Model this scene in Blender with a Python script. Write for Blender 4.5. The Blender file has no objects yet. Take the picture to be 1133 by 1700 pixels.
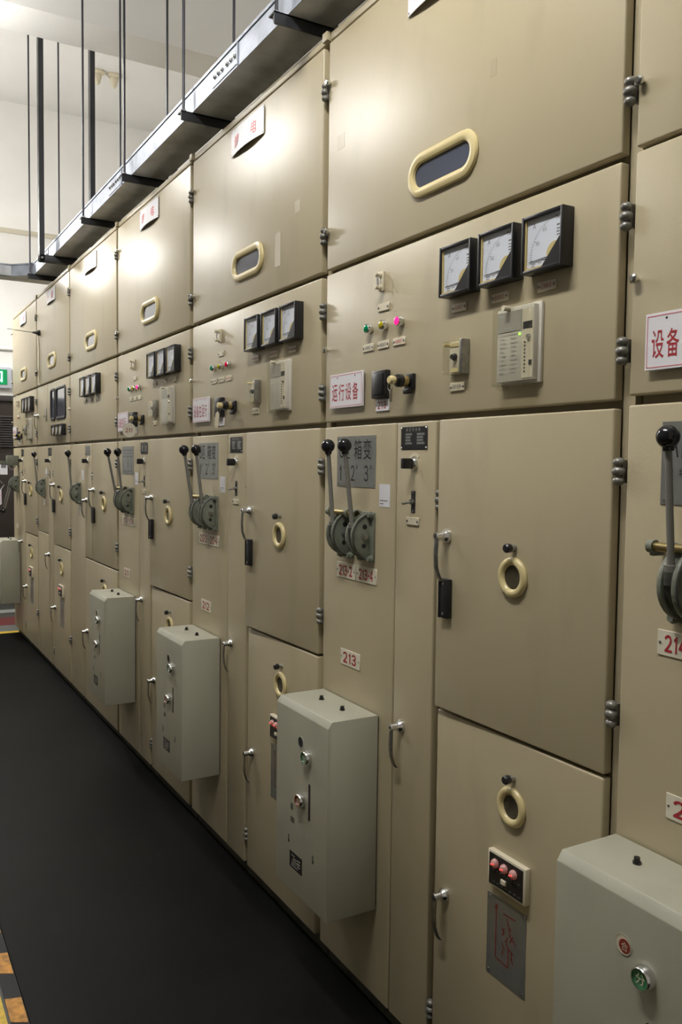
import bpy, bmesh, math, random
from mathutils import Vector, Matrix
PI = math.pi
random.seed(7)
sc = bpy.context.scene
COL = sc.collection
FZ = 0.02                      # measured heights are 2 cm above the floor datum; the floor is at z = 0

# ------------------------------------------------------------------ camera
F_PX, YAW, PITCH, ROLL = 1410.95, 1.0506, -0.0553, 0.0121
CAM = Vector((1.0457, -1.1724, 1.4857 - FZ))
cy, sy, cp, sp = math.cos(YAW), math.sin(YAW), math.cos(PITCH), math.sin(PITCH)
fwd = Vector((-sy*cp, cy*cp, sp)); right = Vector((cy, sy, 0)); up = right.cross(fwd)
c, s = math.cos(ROLL), math.sin(ROLL)
r2 = c*right + s*up; u2 = -s*right + c*up
cam = bpy.data.cameras.new('camera'); camo = bpy.data.objects.new('camera', cam); COL.objects.link(camo)
camo.matrix_world = Matrix(((r2.x, u2.x, -fwd.x, CAM.x), (r2.y, u2.y, -fwd.y, CAM.y), (r2.z, u2.z, -fwd.z, CAM.z), (0, 0, 0, 1)))
cam.sensor_fit = 'VERTICAL'; cam.sensor_height = 36.0; cam.lens = F_PX/1700*36.0
cam.clip_start = 0.02
sc.camera = camo
# ------------------------------------------------------------------ world, lamps, exposure
world = bpy.data.worlds.new('world'); sc.world = world; world.use_nodes = True
world.node_tree.nodes['Background'].inputs[0].default_value = (0.9, 0.95, 1, 1)
world.node_tree.nodes['Background'].inputs[1].default_value = 0.01
vs = sc.view_settings
vs.view_transform = 'Standard'; vs.look = 'None'; vs.gamma = 1; vs.use_curve_mapping = False
vs.exposure = 0.0
# fluorescent battens: (x, y, z, tube emission strength) -- the lamps themselves are built further down
LAMPS = [(-3.6, -1.12, 3.54, 190), (-7.2, -1.20, 3.54, 390), (-0.2, -1.12, 3.54, 235)]

# ------------------------------------------------------------------ materials
MATS = {}
def mat(name, col, rough=0.5, metal=0.0, noise=None, bump=None, emit=None, spec=None, coat=None):
    """noise=(scale, amount) mottles the colour, bump=(scale, strength) roughens the relief."""
    if name in MATS: return MATS[name]
    m = bpy.data.materials.new(name); m.use_nodes = True; nt = m.node_tree; N = nt.nodes; L = nt.links
    b = N['Principled BSDF']
    b.inputs['Base Color'].default_value = (*col, 1); b.inputs['Roughness'].default_value = rough; b.inputs['Metallic'].default_value = metal
    if spec is not None: b.inputs['Specular IOR Level'].default_value = spec
    if coat: b.inputs['Coat Weight'].default_value = coat[0]; b.inputs['Coat Roughness'].default_value = coat[1]
    if noise or bump:
        tc = N.new('ShaderNodeTexCoord'); ge = N.new('ShaderNodeNewGeometry')
    if noise:
        n = N.new('ShaderNodeTexNoise'); n.inputs['Scale'].default_value = noise[0]; n.inputs['Detail'].default_value = 5
        L.new(ge.outputs['Position'], n.inputs['Vector'])
        r = N.new('ShaderNodeValToRGB'); a = noise[1]
        r.color_ramp.elements[0].position = 0.3; r.color_ramp.elements[1].position = 0.7
        r.color_ramp.elements[0].color = tuple(v*(1-a) for v in col) + (1,)
        r.color_ramp.elements[1].color = tuple(min(1, v*(1+a)) for v in col) + (1,)
        L.new(n.outputs['Fac'], r.inputs['Fac']); L.new(r.outputs['Color'], b.inputs['Base Color'])
    if bump:
        n2 = N.new('ShaderNodeTexNoise'); n2.inputs['Scale'].default_value = bump[0]; n2.inputs['Detail'].default_value = 3
        L.new(ge.outputs['Position'], n2.inputs['Vector'])
        bp = N.new('ShaderNodeBump'); bp.inputs['Strength'].default_value = bump[1]; bp.inputs['Distance'].default_value = 0.002
        L.new(n2.outputs['Fac'], bp.inputs['Height']); L.new(bp.outputs['Normal'], b.inputs['Normal'])
    if emit: b.inputs['Emission Color'].default_value = (*emit[0], 1); b.inputs['Emission Strength'].default_value = emit[1]
    MATS[name] = m; return m
def clear(name, tint=(1, 1, 1), gloss=0.12, rough=0.05):
    m = bpy.data.materials.new(name); m.use_nodes = True; nt = m.node_tree; N = nt.nodes; L = nt.links
    N.remove(N['Principled BSDF']); out = N['Material Output']
    t = N.new('ShaderNodeBsdfTransparent'); t.inputs[0].default_value = (*tint, 1)
    g = N.new('ShaderNodeBsdfGlossy'); g.inputs['Roughness'].default_value = rough
    f = N.new('ShaderNodeLayerWeight'); f.inputs['Blend'].default_value = 0.2
    f3 = N.new('ShaderNodeMath'); f3.operation = 'POWER'; f3.inputs[1].default_value = 3; L.new(f.outputs['Facing'], f3.inputs[0])
    f2 = N.new('ShaderNodeMath'); f2.operation = 'MULTIPLY'; f2.inputs[1].default_value = 0.5; L.new(f3.outputs[0], f2.inputs[0])
    a = N.new('ShaderNodeMath'); a.operation = 'ADD'; a.inputs[1].default_value = gloss; L.new(f2.outputs[0], a.inputs[0])
    x = N.new('ShaderNodeMixShader'); L.new(a.outputs[0], x.inputs[0]); L.new(t.outputs[0], x.inputs[1]); L.new(g.outputs[0], x.inputs[2])
    L.new(x.outputs[0], out.inputs[0]); MATS[name] = m; return m
def paint_mat(name, col, rough):
    """powder-coated sheet: orange-peel relief, faint mottling, a few soft grimy smears"""
    m = mat(name, col, rough, spec=0.65); nt = m.node_tree; N = nt.nodes; L = nt.links; b = N['Principled BSDF']
    ge = N.new('ShaderNodeNewGeometry')
    n = N.new('ShaderNodeTexNoise'); n.inputs['Scale'].default_value = 260; n.inputs['Detail'].default_value = 2
    L.new(ge.outputs['Position'], n.inputs['Vector'])
    bp = N.new('ShaderNodeBump'); bp.inputs['Strength'].default_value = 0.16; bp.inputs['Distance'].default_value = 0.001
    L.new(n.outputs['Fac'], bp.inputs['Height']); L.new(bp.outputs['Normal'], b.inputs['Normal'])
    mp = N.new('ShaderNodeMapping'); mp.inputs['Scale'].default_value = (6, 6, 2.2); L.new(ge.outputs['Position'], mp.inputs['Vector'])
    n3 = N.new('ShaderNodeTexNoise'); n3.inputs['Scale'].default_value = 1; n3.inputs['Detail'].default_value = 6; L.new(mp.outputs[0], n3.inputs['Vector'])
    r = N.new('ShaderNodeValToRGB'); e = r.color_ramp.elements
    e[0].position = 0.25; e[0].color = tuple(v*0.86 for v in col) + (1,); e[1].position = 0.45; e[1].color = (*col, 1)
    x = e.new(0.8); x.color = tuple(v*1.03 for v in col) + (1,)
    L.new(n3.outputs['Fac'], r.inputs['Fac']); L.new(r.outputs['Color'], b.inputs['Base Color'])
    return m
BEIGE = paint_mat('beige_powder_coat', (0.44, 0.38, 0.248), 0.37)
RESID = mat('tape_residue', (0.405, 0.345, 0.222), 0.37, spec=0.62)
BEIGE_F = mat('beige_frame_paint', (0.41, 0.355, 0.235), 0.45, bump=(240, 0.1))
GREY = paint_mat('grey_green_paint', (0.41, 0.405, 0.32), 0.42)
PLINTH = mat('plinth_black_green', (0.055, 0.055, 0.038), 0.6, noise=(20, 0.3))
BLACK = mat('black_plastic', (0.012, 0.012, 0.014), 0.35)
BLACKG = mat('black_bakelite_gloss', (0.010, 0.010, 0.013), 0.14)
BLACKM = mat('matt_black', (0.014, 0.014, 0.015), 0.75)
CHROME = mat('chrome', (0.72, 0.72, 0.72), 0.16, 1.0)
STEEL = mat('brushed_steel', (0.36, 0.36, 0.35), 0.38, 1.0, noise=(60, 0.2))
HINGE = mat('hinge_steel', (0.20, 0.195, 0.175), 0.38, 0.4, noise=(60, 0.2))
PLATE = mat('aluminium_plate', (0.36, 0.375, 0.36), 0.36, 0.75, noise=(30, 0.1))
CAST = mat('green_grey_cast_iron', (0.17, 0.185, 0.145), 0.42, noise=(40, 0.2), bump=(180, 0.2))
CASTD = mat('worn_dark_casting', (0.065, 0.068, 0.058), 0.4, noise=(50, 0.3))
ROD = mat('grey_enamel_rod', (0.19, 0.185, 0.165), 0.4)
CREAM = mat('cream_bakelite', (0.66, 0.555, 0.285), 0.28)
CREAMW = mat('ivory_plastic', (0.68, 0.62, 0.47), 0.4)
GLASSD = mat('dark_viewing_glass', (0.075, 0.085, 0.12), 0.10, coat=(0.5, 0.05))
GLASSB = mat('brown_viewing_glass', (0.07, 0.06, 0.038), 0.14)
WHITE = mat('white_board', (0.74, 0.73, 0.76), 0.4)
WHITEO = mat('off_white_enamel', (0.70, 0.66, 0.53), 0.35)
RED = mat('red_print', (0.36, 0.02, 0.03), 0.5)
REDF = mat('faded_red_print', (0.66, 0.15, 0.16), 0.5)
INK = mat('black_print', (0.015, 0.015, 0.015), 0.5)
GINK = mat('grey_print', (0.16, 0.16, 0.17), 0.6)
LINK = mat('pale_print', (0.42, 0.42, 0.38), 0.5)
DIAL = mat('dial_white', (0.70, 0.74, 0.82), 0.45)
YEL = mat('yellow_lining', (0.60, 0.48, 0.20), 0.45)
GALV = mat('galvanised_sheet', (0.38, 0.415, 0.48), 0.5, 0.4, noise=(14, 0.22))
GALVD = mat('dull_galvanised_sheet', (0.55, 0.57, 0.60), 0.55, 0.1, noise=(9, 0.25))
BRKT = mat('black_painted_angle', (0.016, 0.017, 0.02), 0.5)
THREAD = mat('dark_threaded_rod', (0.045, 0.045, 0.055), 0.45, 0.4)
WALL = mat('white_wall_paint', (0.86, 0.85, 0.82), 0.75, noise=(3, 0.02), bump=(90, 0.1))
CREAMT = mat('cream_trunking', (0.62, 0.58, 0.46), 0.6)
WALLD = mat('low_bounce_wall_paint', (0.12, 0.11, 0.09), 0.7)  # unseen front wall, colour darkened to cut its fill light on the doors
CEIL = mat('ceiling_paint', (0.74, 0.73, 0.70), 0.8, noise=(2, 0.02), bump=(80, 0.1))
FLOOR = mat('dark_floor', (0.045, 0.046, 0.040), 0.55, noise=(3, 0.25), bump=(150, 0.15))
MAT_ = mat('black_rubber_mat', (0.0048, 0.0050, 0.0046), 0.5, spec=0.08, noise=(2.2, 0.35), bump=(300, 0.2))
ORANGE = mat('worn_orange_tape', (0.50, 0.23, 0.035), 0.6, noise=(45, 0.45))
YELP = mat('yellow_floor_paint', (0.62, 0.42, 0.035), 0.55, noise=(60, 0.2))
REDP = mat('dark_red_floor_paint', (0.12, 0.02, 0.018), 0.6)
GREYP = mat('grey_floor_paint', (0.12, 0.13, 0.12), 0.6)
GREYP2 = mat('pale_grey_floor_paint', (0.25, 0.26, 0.25), 0.6)
DOORB = mat('dark_brown_steel', (0.030, 0.022, 0.019), 0.5)
DOORG = mat('dark_grey_steel', (0.055, 0.05, 0.05), 0.5)
GREENL = mat('green_lens', (0.0, 0.16, 0.06), 0.12, emit=((0.0, 0.5, 0.2), 0.08))
YELL = mat('yellow_lens', (0.50, 0.42, 0.02), 0.12)
REDL = mat('red_lens', (0.50, 0.0, 0.03), 0.12, emit=((1.0, 0.0, 0.12), 0.15))
REDLIT = mat('lit_red_lens', (0.8, 0.02, 0.12), 0.12, emit=((1.0, 0.01, 0.15), 2.2))
ORL = mat('orange_lens', (0.75, 0.30, 0.04), 0.15)
LED = mat('lit_red_led', (1, 0.1, 0.1), 0.3, emit=((1.0, 0.06, 0.05), 1.6))
GLED = mat('lit_green_led', (0.3, 1, 0.1), 0.3, emit=((0.35, 1.0, 0.05), 2.5))
PINKL = mat('frosted_pink_lens', (0.50, 0.30, 0.28), 0.25, emit=((1.0, 0.12, 0.08), 0.05))
GREENB = mat('green_button', (0.045, 0.20, 0.09), 0.3)
REDB = mat('dark_red_button', (0.22, 0.03, 0.02), 0.35)
BRASS = mat('brass', (0.45, 0.36, 0.17), 0.35, 1.0)
PAPER = mat('white_paper', (0.72, 0.72, 0.76), 0.7)
EXITG = mat('exit_green_lit', (0.0, 0.3, 0.1), 0.4, emit=((0.0, 0.35, 0.10), 0.12))
EXITW = mat('exit_white_lit', (0.6, 1, 0.8), 0.4, emit=((0.25, 1.0, 0.55), 1.3))
ALUW = mat('pale_aluminium', (0.66, 0.70, 0.80), 0.4, 0.3)
RELAYF = mat('relay_face_grey', (0.60, 0.57, 0.49), 0.5)
RELAYG = mat('relay_face_band', (0.38, 0.36, 0.31), 0.5)
CLEAR = clear('clear_acrylic', (0.97, 0.97, 0.95), 0.06, 0.05)
CLEARG = clear('meter_glass', (0.98, 0.98, 0.98), 0.02, 0.05)

# ------------------------------------------------------------------ mesh helpers
class MB:
    """collects shapes in one bmesh; z inputs of world-placed shapes are true heights"""
    def __init__(self): self.bm = bmesh.new()
    def box(self, x0, x1, y0, y1, z0, z1, bev=0.0, seg=2):
        bm = bmesh.new()
        v = [bm.verts.new((x, y, z)) for x in (x0, x1) for y in (y0, y1) for z in (z0, z1)]
        for f in ((0, 1, 3, 2), (4, 6, 7, 5), (0, 4, 5, 1), (2, 3, 7, 6), (0, 2, 6, 4), (1, 5, 7, 3)): bm.faces.new([v[i] for i in f])
        if bev: bmesh.ops.bevel(bm, geom=bm.edges[:], offset=bev, segments=seg, profile=0.5, affect='EDGES')
        self._add(bm); return self
    def _add(self, bm, M=None):
        if M is not None: bm.transform(M)
        me = bpy.data.meshes.new('t'); bm.to_mesh(me); bm.free(); self.bm.from_mesh(me); bpy.data.meshes.remove(me)
    def cyl(self, a, b, r, r2=None, n=16, caps=True):
        a, b = Vector(a), Vector(b); d = b - a
        bm = bmesh.new(); bmesh.ops.create_cone(bm, cap_ends=caps, segments=n, radius1=r, radius2=r if r2 is None else r2, depth=d.length)
        self._add(bm, Matrix.Translation((a+b)/2) @ d.to_track_quat('Z', 'Y').to_matrix().to_4x4()); return self
    def sphere(self, p, r, n=16, sc=(1, 1, 1)):
        bm = bmesh.new(); bmesh.ops.create_uvsphere(bm, u_segments=n, v_segments=max(6, n//2+2), radius=r)
        self._add(bm, Matrix.Translation(p) @ Matrix.Diagonal((*sc, 1))); return self
    def lathe(self, prof, axis='y', p=(0, 0, 0), n=20):
        """prof = [(radius, distance along axis)], revolved"""
        bm = bmesh.new(); rings = []
        for (r, h) in prof:
            ring = []
            for i in range(n):
                a = 2*PI*i/n; u, v = r*math.cos(a), r*math.sin(a)
                co = {'y': (u, h, v), 'x': (h, u, v), 'z': (u, v, h)}[axis]
                ring.append(bm.verts.new((co[0]+p[0], co[1]+p[1], co[2]+p[2])))
            rings.append(ring)
        for a, b in zip(rings, rings[1:]):
            for i in range(n): bm.faces.new((a[i], a[(i+1) % n], b[(i+1) % n], b[i]))
        for ring in (rings[0], rings[-1]):
            try: bm.faces.new(ring)
            except ValueError: pass
        bmesh.ops.recalc_face_normals(bm, faces=bm.faces[:]); self._add(bm); return self
    def prism(self, pts, axis, a, b, bev=0.0):
        """polygon pts in the two other axes (x,z for 'y', y,z for 'x', x,y for 'z') extruded from a to b"""
        bm = bmesh.new()
        def co(p, h): return {'y': (p[0], h, p[1]), 'x': (h, p[0], p[1]), 'z': (p[0], p[1], h)}[axis]
        A = [bm.verts.new(co(p, a)) for p in pts]; B = [bm.verts.new(co(p, b)) for p in pts]; n = len(pts)
        bm.faces.new(A); bm.faces.new(B[::-1])
        for i in range(n): bm.faces.new((A[i], B[i], B[(i+1) % n], A[(i+1) % n]))
        bmesh.ops.recalc_face_normals(bm, faces=bm.faces[:])
        if bev: bmesh.ops.bevel(bm, geom=bm.edges[:], offset=bev, segments=2, profile=0.5, affect='EDGES')
        self._add(bm); return self
    def tube(self, pts, r, n=8, closed=False, ry=None):
        """round bar along a path; ry gives the half-depth across y where the bar is flattened"""
        P = [Vector(p) for p in pts]; bm = bmesh.new(); rings = []; m = len(P)
        prev = None
        for i, p in enumerate(P):
            if closed: t = (P[(i+1) % m] - P[i-1]).normalized()
            else: t = (P[min(i+1, m-1)] - P[max(i-1, 0)]).normalized()
            if ry is not None: b = Vector((0, 1, 0)); nrm = t.cross(b).normalized()
            else:
                ref = prev if prev is not None else (Vector((0, 1, 0)) if abs(t.y) < 0.9 else Vector((1, 0, 0)))
                nrm = (ref - ref.dot(t)*t).normalized(); prev = nrm; b = t.cross(nrm)
            ring = [bm.verts.new(p + nrm*(r*math.cos(2*PI*j/n)) + b*((r if ry is None else ry)*math.sin(2*PI*j/n))) for j in range(n)]
            rings.append(ring)
        pairs = list(zip(rings, rings[1:])) + ([(rings[-1], rings[0])] if closed else [])
        for a, b in pairs:
            for j in range(n): bm.faces.new((a[j], a[(j+1) % n], b[(j+1) % n], b[j]))
        if not closed: bm.faces.new(rings[0]); bm.faces.new(rings[-1])
        bmesh.ops.recalc_face_normals(bm, faces=bm.faces[:]); self._add(bm); return self
    def warp(self, f):
        for v in self.bm.verts: v.co = Vector(f(v.co))
        return self
    def mesh(self, name, m):
        me = bpy.data.meshes.new(name); self.bm.to_mesh(me); self.bm.free()
        for p in me.polygons: p.use_smooth = True
        me.set_sharp_from_angle(angle=math.radians(38))
        me.materials.append(m); return me
def obj(name, me, parent=None, loc=(0, 0, 0), rot=None):
    o = bpy.data.objects.new(name, me); COL.objects.link(o); o.location = loc
    if rot: o.rotation_euler = rot
    if parent: o.parent = parent
    return o
CACHE = {}
def shared(key, fn, m):
    """one mesh for all alike pieces; fn(MB) draws it round its own mounting point"""
    k = (key, m.name)
    if k not in CACHE:
        mb = MB(); fn(mb); CACHE[k] = mb.mesh(key, m)
    return CACHE[k]
def tag(o, label, cat, group=None, kind=None):
    o['label'] = label; o['category'] = cat
    if group: o['group'] = group
    if kind: o['kind'] = kind
    return o
def empty(name, loc):
    o = bpy.data.objects.new(name, None); COL.objects.link(o); o.location = loc; o.empty_display_size = 0.1; return o
def thing(name, mb, m, label, cat, group=None):
    """a one-mesh thing drawn in world coordinates, its origin moved to its base"""
    xs = [v.co for v in mb.bm.verts]
    lo = Vector((min(v[i] for v in xs) for i in range(3))); hi = Vector((max(v[i] for v in xs) for i in range(3)))
    org = Vector(((lo.x+hi.x)/2, (lo.y+hi.y)/2, lo.z))
    mb.warp(lambda v: v - org); o = obj(name, mb.mesh(name, m), None, org)
    return tag(o, label, cat, group)
def struct(name, mb, m, parent=None):
    o = obj(name, mb.mesh(name, m), parent)
    if parent is None: o['kind'] = 'structure'
    return o

# ------------------------------------------------------------------ lettering (flat print)
GLY = {}
_fc = bpy.data.curves.new('glyph', 'FONT'); _fo = bpy.data.objects.new('glyph', _fc); COL.objects.link(_fo)
def glyph(ch, bold):
    if '!' <= ch <= '~' and ch != '-': ch = chr(ord(ch) - 0x21 + 0xFF01)       # full-width forms
    k = (ch, bold)
    if k not in GLY:
        _fc.body = ch; _fc.offset = bold; _fc.resolution_u = 3; bpy.context.view_layer.update()
        me = bpy.data.meshes.new_from_object(_fo.evaluated_get(bpy.context.evaluated_depsgraph_get()))
        V = [v.co.copy() for v in me.vertices]; Fc = [tuple(p.vertices) for p in me.polygons]; bpy.data.meshes.remove(me)
        GLY[k] = (V, Fc)
    return GLY[k]
def letter_mesh(items, m, y=0.0):
    """items: (text, x0, z0, cell_width, height, bold, gap); glyphs are stretched to their cells"""
    bm = bmesh.new()
    for (txt, x0, z0, w, h, bold, gap) in items:
        x = x0
        for ch in txt:
            if ch == ' ': x += w + gap; continue
            if ch == '1':
                V = [Vector(p) for p in ((.45, 0, 0), (.72, 0, 0), (.72, 1, 0), (.50, 1, 0), (.45, .9, 0), (.20, .80, 0), (.20, .66, 0), (.45, .74, 0))]; Fc = [(0, 1, 2, 3, 4, 7), (4, 5, 6, 7)]
                lo, hi, zlo, zhi = 0.05, .87, 0.0, 1.0; ww = w*0.62
            elif ch == '-':
                V = [Vector(p) for p in ((0.1, 0.38, 0), (0.9, 0.38, 0), (0.9, 0.56, 0), (0.1, 0.56, 0))]; Fc = [(0, 1, 2, 3)]
                lo, hi, zlo, zhi = 0.0, 1.0, 0.0, 1.0; ww = w*0.55
            else:
                V, Fc = glyph(ch, bold); ww = w
                lo = min(v.x for v in V); hi = max(v.x for v in V); zlo = min(v.y for v in V); zhi = max(v.y for v in V)
                if ch == '1': ww = w*0.62
            sx = ww/(hi-lo); sz = h/(zhi-zlo)
            vs_ = [bm.verts.new((x+(v.x-lo)*sx, y, z0+(v.y-zlo)*sz)) for v in V]
            for f in Fc:
                try: bm.faces.new([vs_[i] for i in f])
                except ValueError: pass
            x += ww + gap
    bmesh.ops.recalc_face_normals(bm, faces=bm.faces[:])
    for f in bm.faces:
        if f.normal.y > 0: f.normal_flip()
    me = bpy.data.meshes.new('lettering'); bm.to_mesh(me); bm.free(); me.materials.append(m); return me
def marks_mesh(rects, m, y=0.0):
    """flat printed bars: (x0, x1, z0, z1)"""
    bm = bmesh.new()
    for (a, b, c_, d) in rects: bm.faces.new([bm.verts.new(p) for p in ((a, y, c_), (b, y, c_), (b, y, d), (a, y, d))])
    me = bpy.data.meshes.new('print'); bm.to_mesh(me); bm.free(); me.materials.append(m); return me
def stroke_mesh(lines, w, m, y=0.0):
    bm = bmesh.new()
    for a, b in lines:
        a, b = Vector(a), Vector(b); d = (b-a).normalized(); n = Vector((-d.y, d.x))*w/2
        bm.faces.new([bm.verts.new((p.x, y, p.y)) for p in (a-n, b-n, b+n, a+n)])
    me = bpy.data.meshes.new('line_drawing'); bm.to_mesh(me); bm.free(); me.materials.append(m); return me

# ------------------------------------------------------------------ the room
CZ = 5.25                      # ceiling height
XE, XR, YB, YF = -8.7, 3.2, 1.9, -3.2
fl = struct('floor', MB().box(XE-.2, XR+.2, YF-.2, YB+.2, -0.2, 0.0), FLOOR)
ce = struct('ceiling', MB().box(XE-.2, XR+.2, YF-.2, YB+.2, CZ, CZ+.2), CEIL)
struct('ceiling_beam', MB().box(-3.99, -3.69, YF, YB, 3.80, CZ, 0.004), WALL)
struct('wall_back', MB().box(XE-.2, XR+.2, YB, YB+.2, 0, CZ), WALL)
struct('wall_front', MB().box(XE-.2, XR+.2, YF-.2, YF, 0, CZ), WALLD)
struct('wall_right', MB().box(XR, XR+.2, YF, YB, 0, CZ), WALL)
struct('wall_end', MB().box(XE-.2, XE, YF, YB, 0, CZ), WALL)
struct('trim_1', MB().box(XE, XE+.03, YF, YB, 3.88, 3.93, 0.006), CREAMT)          # cable duct across the end wall
# painted floor bands beyond the row and the yellow aisle line
for nm, x0, x1, m in (('yellow_line', -6.66, -6.56, YELP), ('grey_band', -6.95, -6.66, GREYP), ('red_band', -7.36, -6.95, REDP), ('dark_band', -7.62, -7.36, FLOOR), ('pale_band', -7.80, -7.62, GREYP2)):
    struct(nm, MB().box(x0, x1, YF+.3, 0.9, 0.0, 0.002), m, fl)
struct('yellow_line', MB().box(-6.56, 2.8, -0.96, -0.850, 0.0, 0.002), YELP, fl)
# roller door in the end wall
dr = struct('door_1', MB().box(XE, XE+.05, -1.6, 0.75, 0.0, 2.10), DOORB)
struct('door_frame', MB().box(XE, XE+.08, -1.68, -1.6, 0, 2.16, .004).box(XE, XE+.08, .75, .83, 0, 2.16, .004).box(XE, XE+.08, -1.68, .83, 2.10, 2.16, .004), DOORG, dr)
for i in range(13):
    z = 1.62 + i*0.026
    obj('louvre_slat', shared('louvre_slat', lambda b: b.prism([(0, 0), (0.022, -0.004), (0.022, 0.006), (0, 0.016)], 'y', 0.02, .72), DOORG), dr, (XE+.05, 0, z))
struct('kick_panel', MB().box(XE+.05, XE+.062, -1.5, .72, 0.05, 1.55, .003), DOORB, dr)
struct('latch', MB().box(XE+.05, XE+.075, .09, .13, 1.71, 1.74, .003).box(XE+.05, XE+.075, .09, .13, 1.67, 1.69, .003), ALUW, dr)
st = thing('paper_notice', MB().box(XE+.062, XE+.064, .16, .25, 1.32, 1.45), PAPER, 'small white notice stuck on the dark brown end door', 'notice')
obj('printed_patch', marks_mesh([(0, .05, .07, .11)], GINK), st, (.0018, -.02, 0), (0, 0, PI/2))
# conduit on the end wall
thing('wall_conduit', MB().cyl((XE+.02, YF+.1, 2.66), (XE+.02, 1.8, 2.66), .016, n=10).box(XE, XE+.04, -.3, -.27, 2.63, 2.69).box(XE, XE+.04, .6, .63, 2.63, 2.69), WALL, 'cream conduit running level along the end wall above the exit sign', 'conduit')
# exit sign above the door
ex = empty('exit_sign', (XE, 0, 2.24)); tag(ex, 'lit green exit sign in a pale frame above the end door', 'exit sign')
obj('housing', MB().box(0, .06, -.36, .30, 0, .22, .006).mesh('housing', ALUW), ex)
obj('panel', MB().box(.06, .066, -.33, .255, .035, .195).mesh('panel', EXITG), ex)
obj('lettering', letter_mesh([('出口', 0, 0, .12, .115, .02, .03)], EXITW), ex, (.068, -.06, .06), (0, 0, PI/2))
for (nm, g) in (('exit_running_man', 0),):
    b = MB(); X0, X1 = .066, .069
    b.cyl((X0, -.20, .165), (X1, -.20, .165), .013, n=12)
    for a, c_ in (((-.20, .148), (-.215, .095)), ((-.215, .095), (-.18, .07)), ((-.18, .07), (-.185, .048)), ((-.215, .095), (-.25, .055)), ((-.20, .14), (-.165, .12)), ((-.205, .14), (-.24, .125))):
        a, c_ = Vector(a), Vector(c_); d = (c_-a).normalized(); n = Vector((-d.y, d.x))*.006
        b.prism([tuple(a-n), tuple(c_-n), tuple(c_+n), tuple(a+n)], 'x', X0, X1)
    obj('pictogram', b.mesh('pictogram', EXITW), ex)
# ceramic lamp holders on the ceiling of the far bay
for i, (x, y) in enumerate(((-7.50, .94), (-7.50, 1.10))):
    e = empty('lamp_holder', (x, y, CZ-.085))
    tag(e, 'bare cream ceramic lamp holder fixed to the ceiling beyond the beam', 'lamp holder', 'lamp holders on the ceiling')
    obj('rose', MB().lathe([(.07, .085), (.07, .07), (.05, .062), (.04, .055)], 'z').mesh('rose', CREAMW), e)
    obj('socket', MB().lathe([(.038, .056), (.042, .03), (.03, .0), (.024, -.03), (.0, -.05)], 'z').mesh('socket', CREAMW), e)

# fluorescent battens hung under the ceiling
for i, (x, y, z, w) in enumerate(LAMPS):
    e = empty('fluorescent_batten', (x, y, z-.035))
    tag(e, ('hanging fluorescent batten lamp beside the ceiling beam', 'hanging fluorescent batten lamp near the end wall', 'hanging fluorescent batten lamp over the aisle in front of cabinet 214')[i], 'lamp')
    TUBE = mat('fluorescent_tube_%d' % i, (1, 1, 1), 0.4, emit=((1, 0.975, 0.935), w))
    obj('housing', MB().box(-.64, .64, -.020, .020, .030, .075, .006).mesh('housing', WHITE), e)
    for yy in (-.035, .035): obj('tube', MB().cyl((-.59, yy, .018), (.59, yy, .018), .013, n=12).mesh('tube', TUBE), e)
    for xx in (-.61, .61): obj('end_cap', MB().box(xx-.02, xx+.02, -.052, .052, 0, .04, .004).mesh('end_cap', WHITE), e)
    for xx in (-.45, .45): obj('hanging_rod', MB().cyl((xx, 0, .07), (xx, 0, CZ-z+.035), .004, n=8).mesh('hanging_rod', THREAD), e)

# rubber mat and hazard tape
mt = thing('rubber_mat', MB().box(-6.56, 2.6, -0.800, 0.028, 0.0, 0.006, .002, 1), MAT_, 'long black rubber mat laid on the floor before the cabinets', 'mat')
tp = empty('hazard_tape', (-2.0, -.822, 0.0)); tag(tp, 'black and worn orange hazard tape along the edge of the rubber mat', 'tape')
obj('tape_base', MB().box(-4.5, 4.5, -.021, .021, 0, .0015).mesh('tape_base', BLACKM), tp)
for i in range(34):
    x = -1.585 - 0.2425*20 + .2425*i + 2.0
    obj('orange_stripe', shared('orange_stripe', lambda b: b.prism([(0, -.02), (.108, -.021), (.130, .02), (.012, .021)], 'z', .0015, .0025), ORANGE), tp, (x, 0, 0))

# ------------------------------------------------------------------ cable tray over the row
TY0, TY1, TZ0, TZ1 = -.085, .065, 2.757-FZ, 2.840-FZ
tr = empty('cable_tray', (-2.0, 0, TZ0)); tag(tr, 'galvanised steel cable tray hung over the cabinet tops, turning off at its far end', 'cable tray')
def tl(x, y, z): return (x+2.0, y, z-TZ0)
def trayb(b): return b.warp(lambda v: tl(*v))
XT0, XT1 = -5.12, 3.0
obj('front_rail', trayb(MB().box(XT0, XT1, TY0, TY0+.003, TZ0, TZ1-.012)).mesh('front_rail', GALV), tr)
obj('back_rail', trayb(MB().box(XT0-.28, XT1, TY1-.003, TY1, TZ0, TZ1-.012)).mesh('back_rail', GALVD), tr)
obj('bottom_sheet', trayb(MB().prism([(XT1, TY0+.003), (XT1, TY1), (-5.40, TY1), (-5.40, -2.8), (-5.25, -2.8), (-5.25, -.21), (XT0, TY0+.003)], 'z', TZ0, TZ0+.003)).mesh('bottom_sheet', GALVD), tr)
obj('cover', trayb(MB().prism([(XT1, TY0-.004), (XT1, TY1+.004), (-5.404, TY1+.004), (-5.404, -2.8), (-5.246, -2.8), (-5.246, -.21), (XT0, TY0-.004)], 'z', TZ1-.010, TZ1)).mesh('cover', GALV), tr)
obj('bend_rail', trayb(MB().prism([(XT0, TY0), (XT0, TY0+.003), (-5.25, -.207), (-5.25, -.212)], 'z', TZ0, TZ1-.012)).mesh('bend_rail', GALV), tr)
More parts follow.
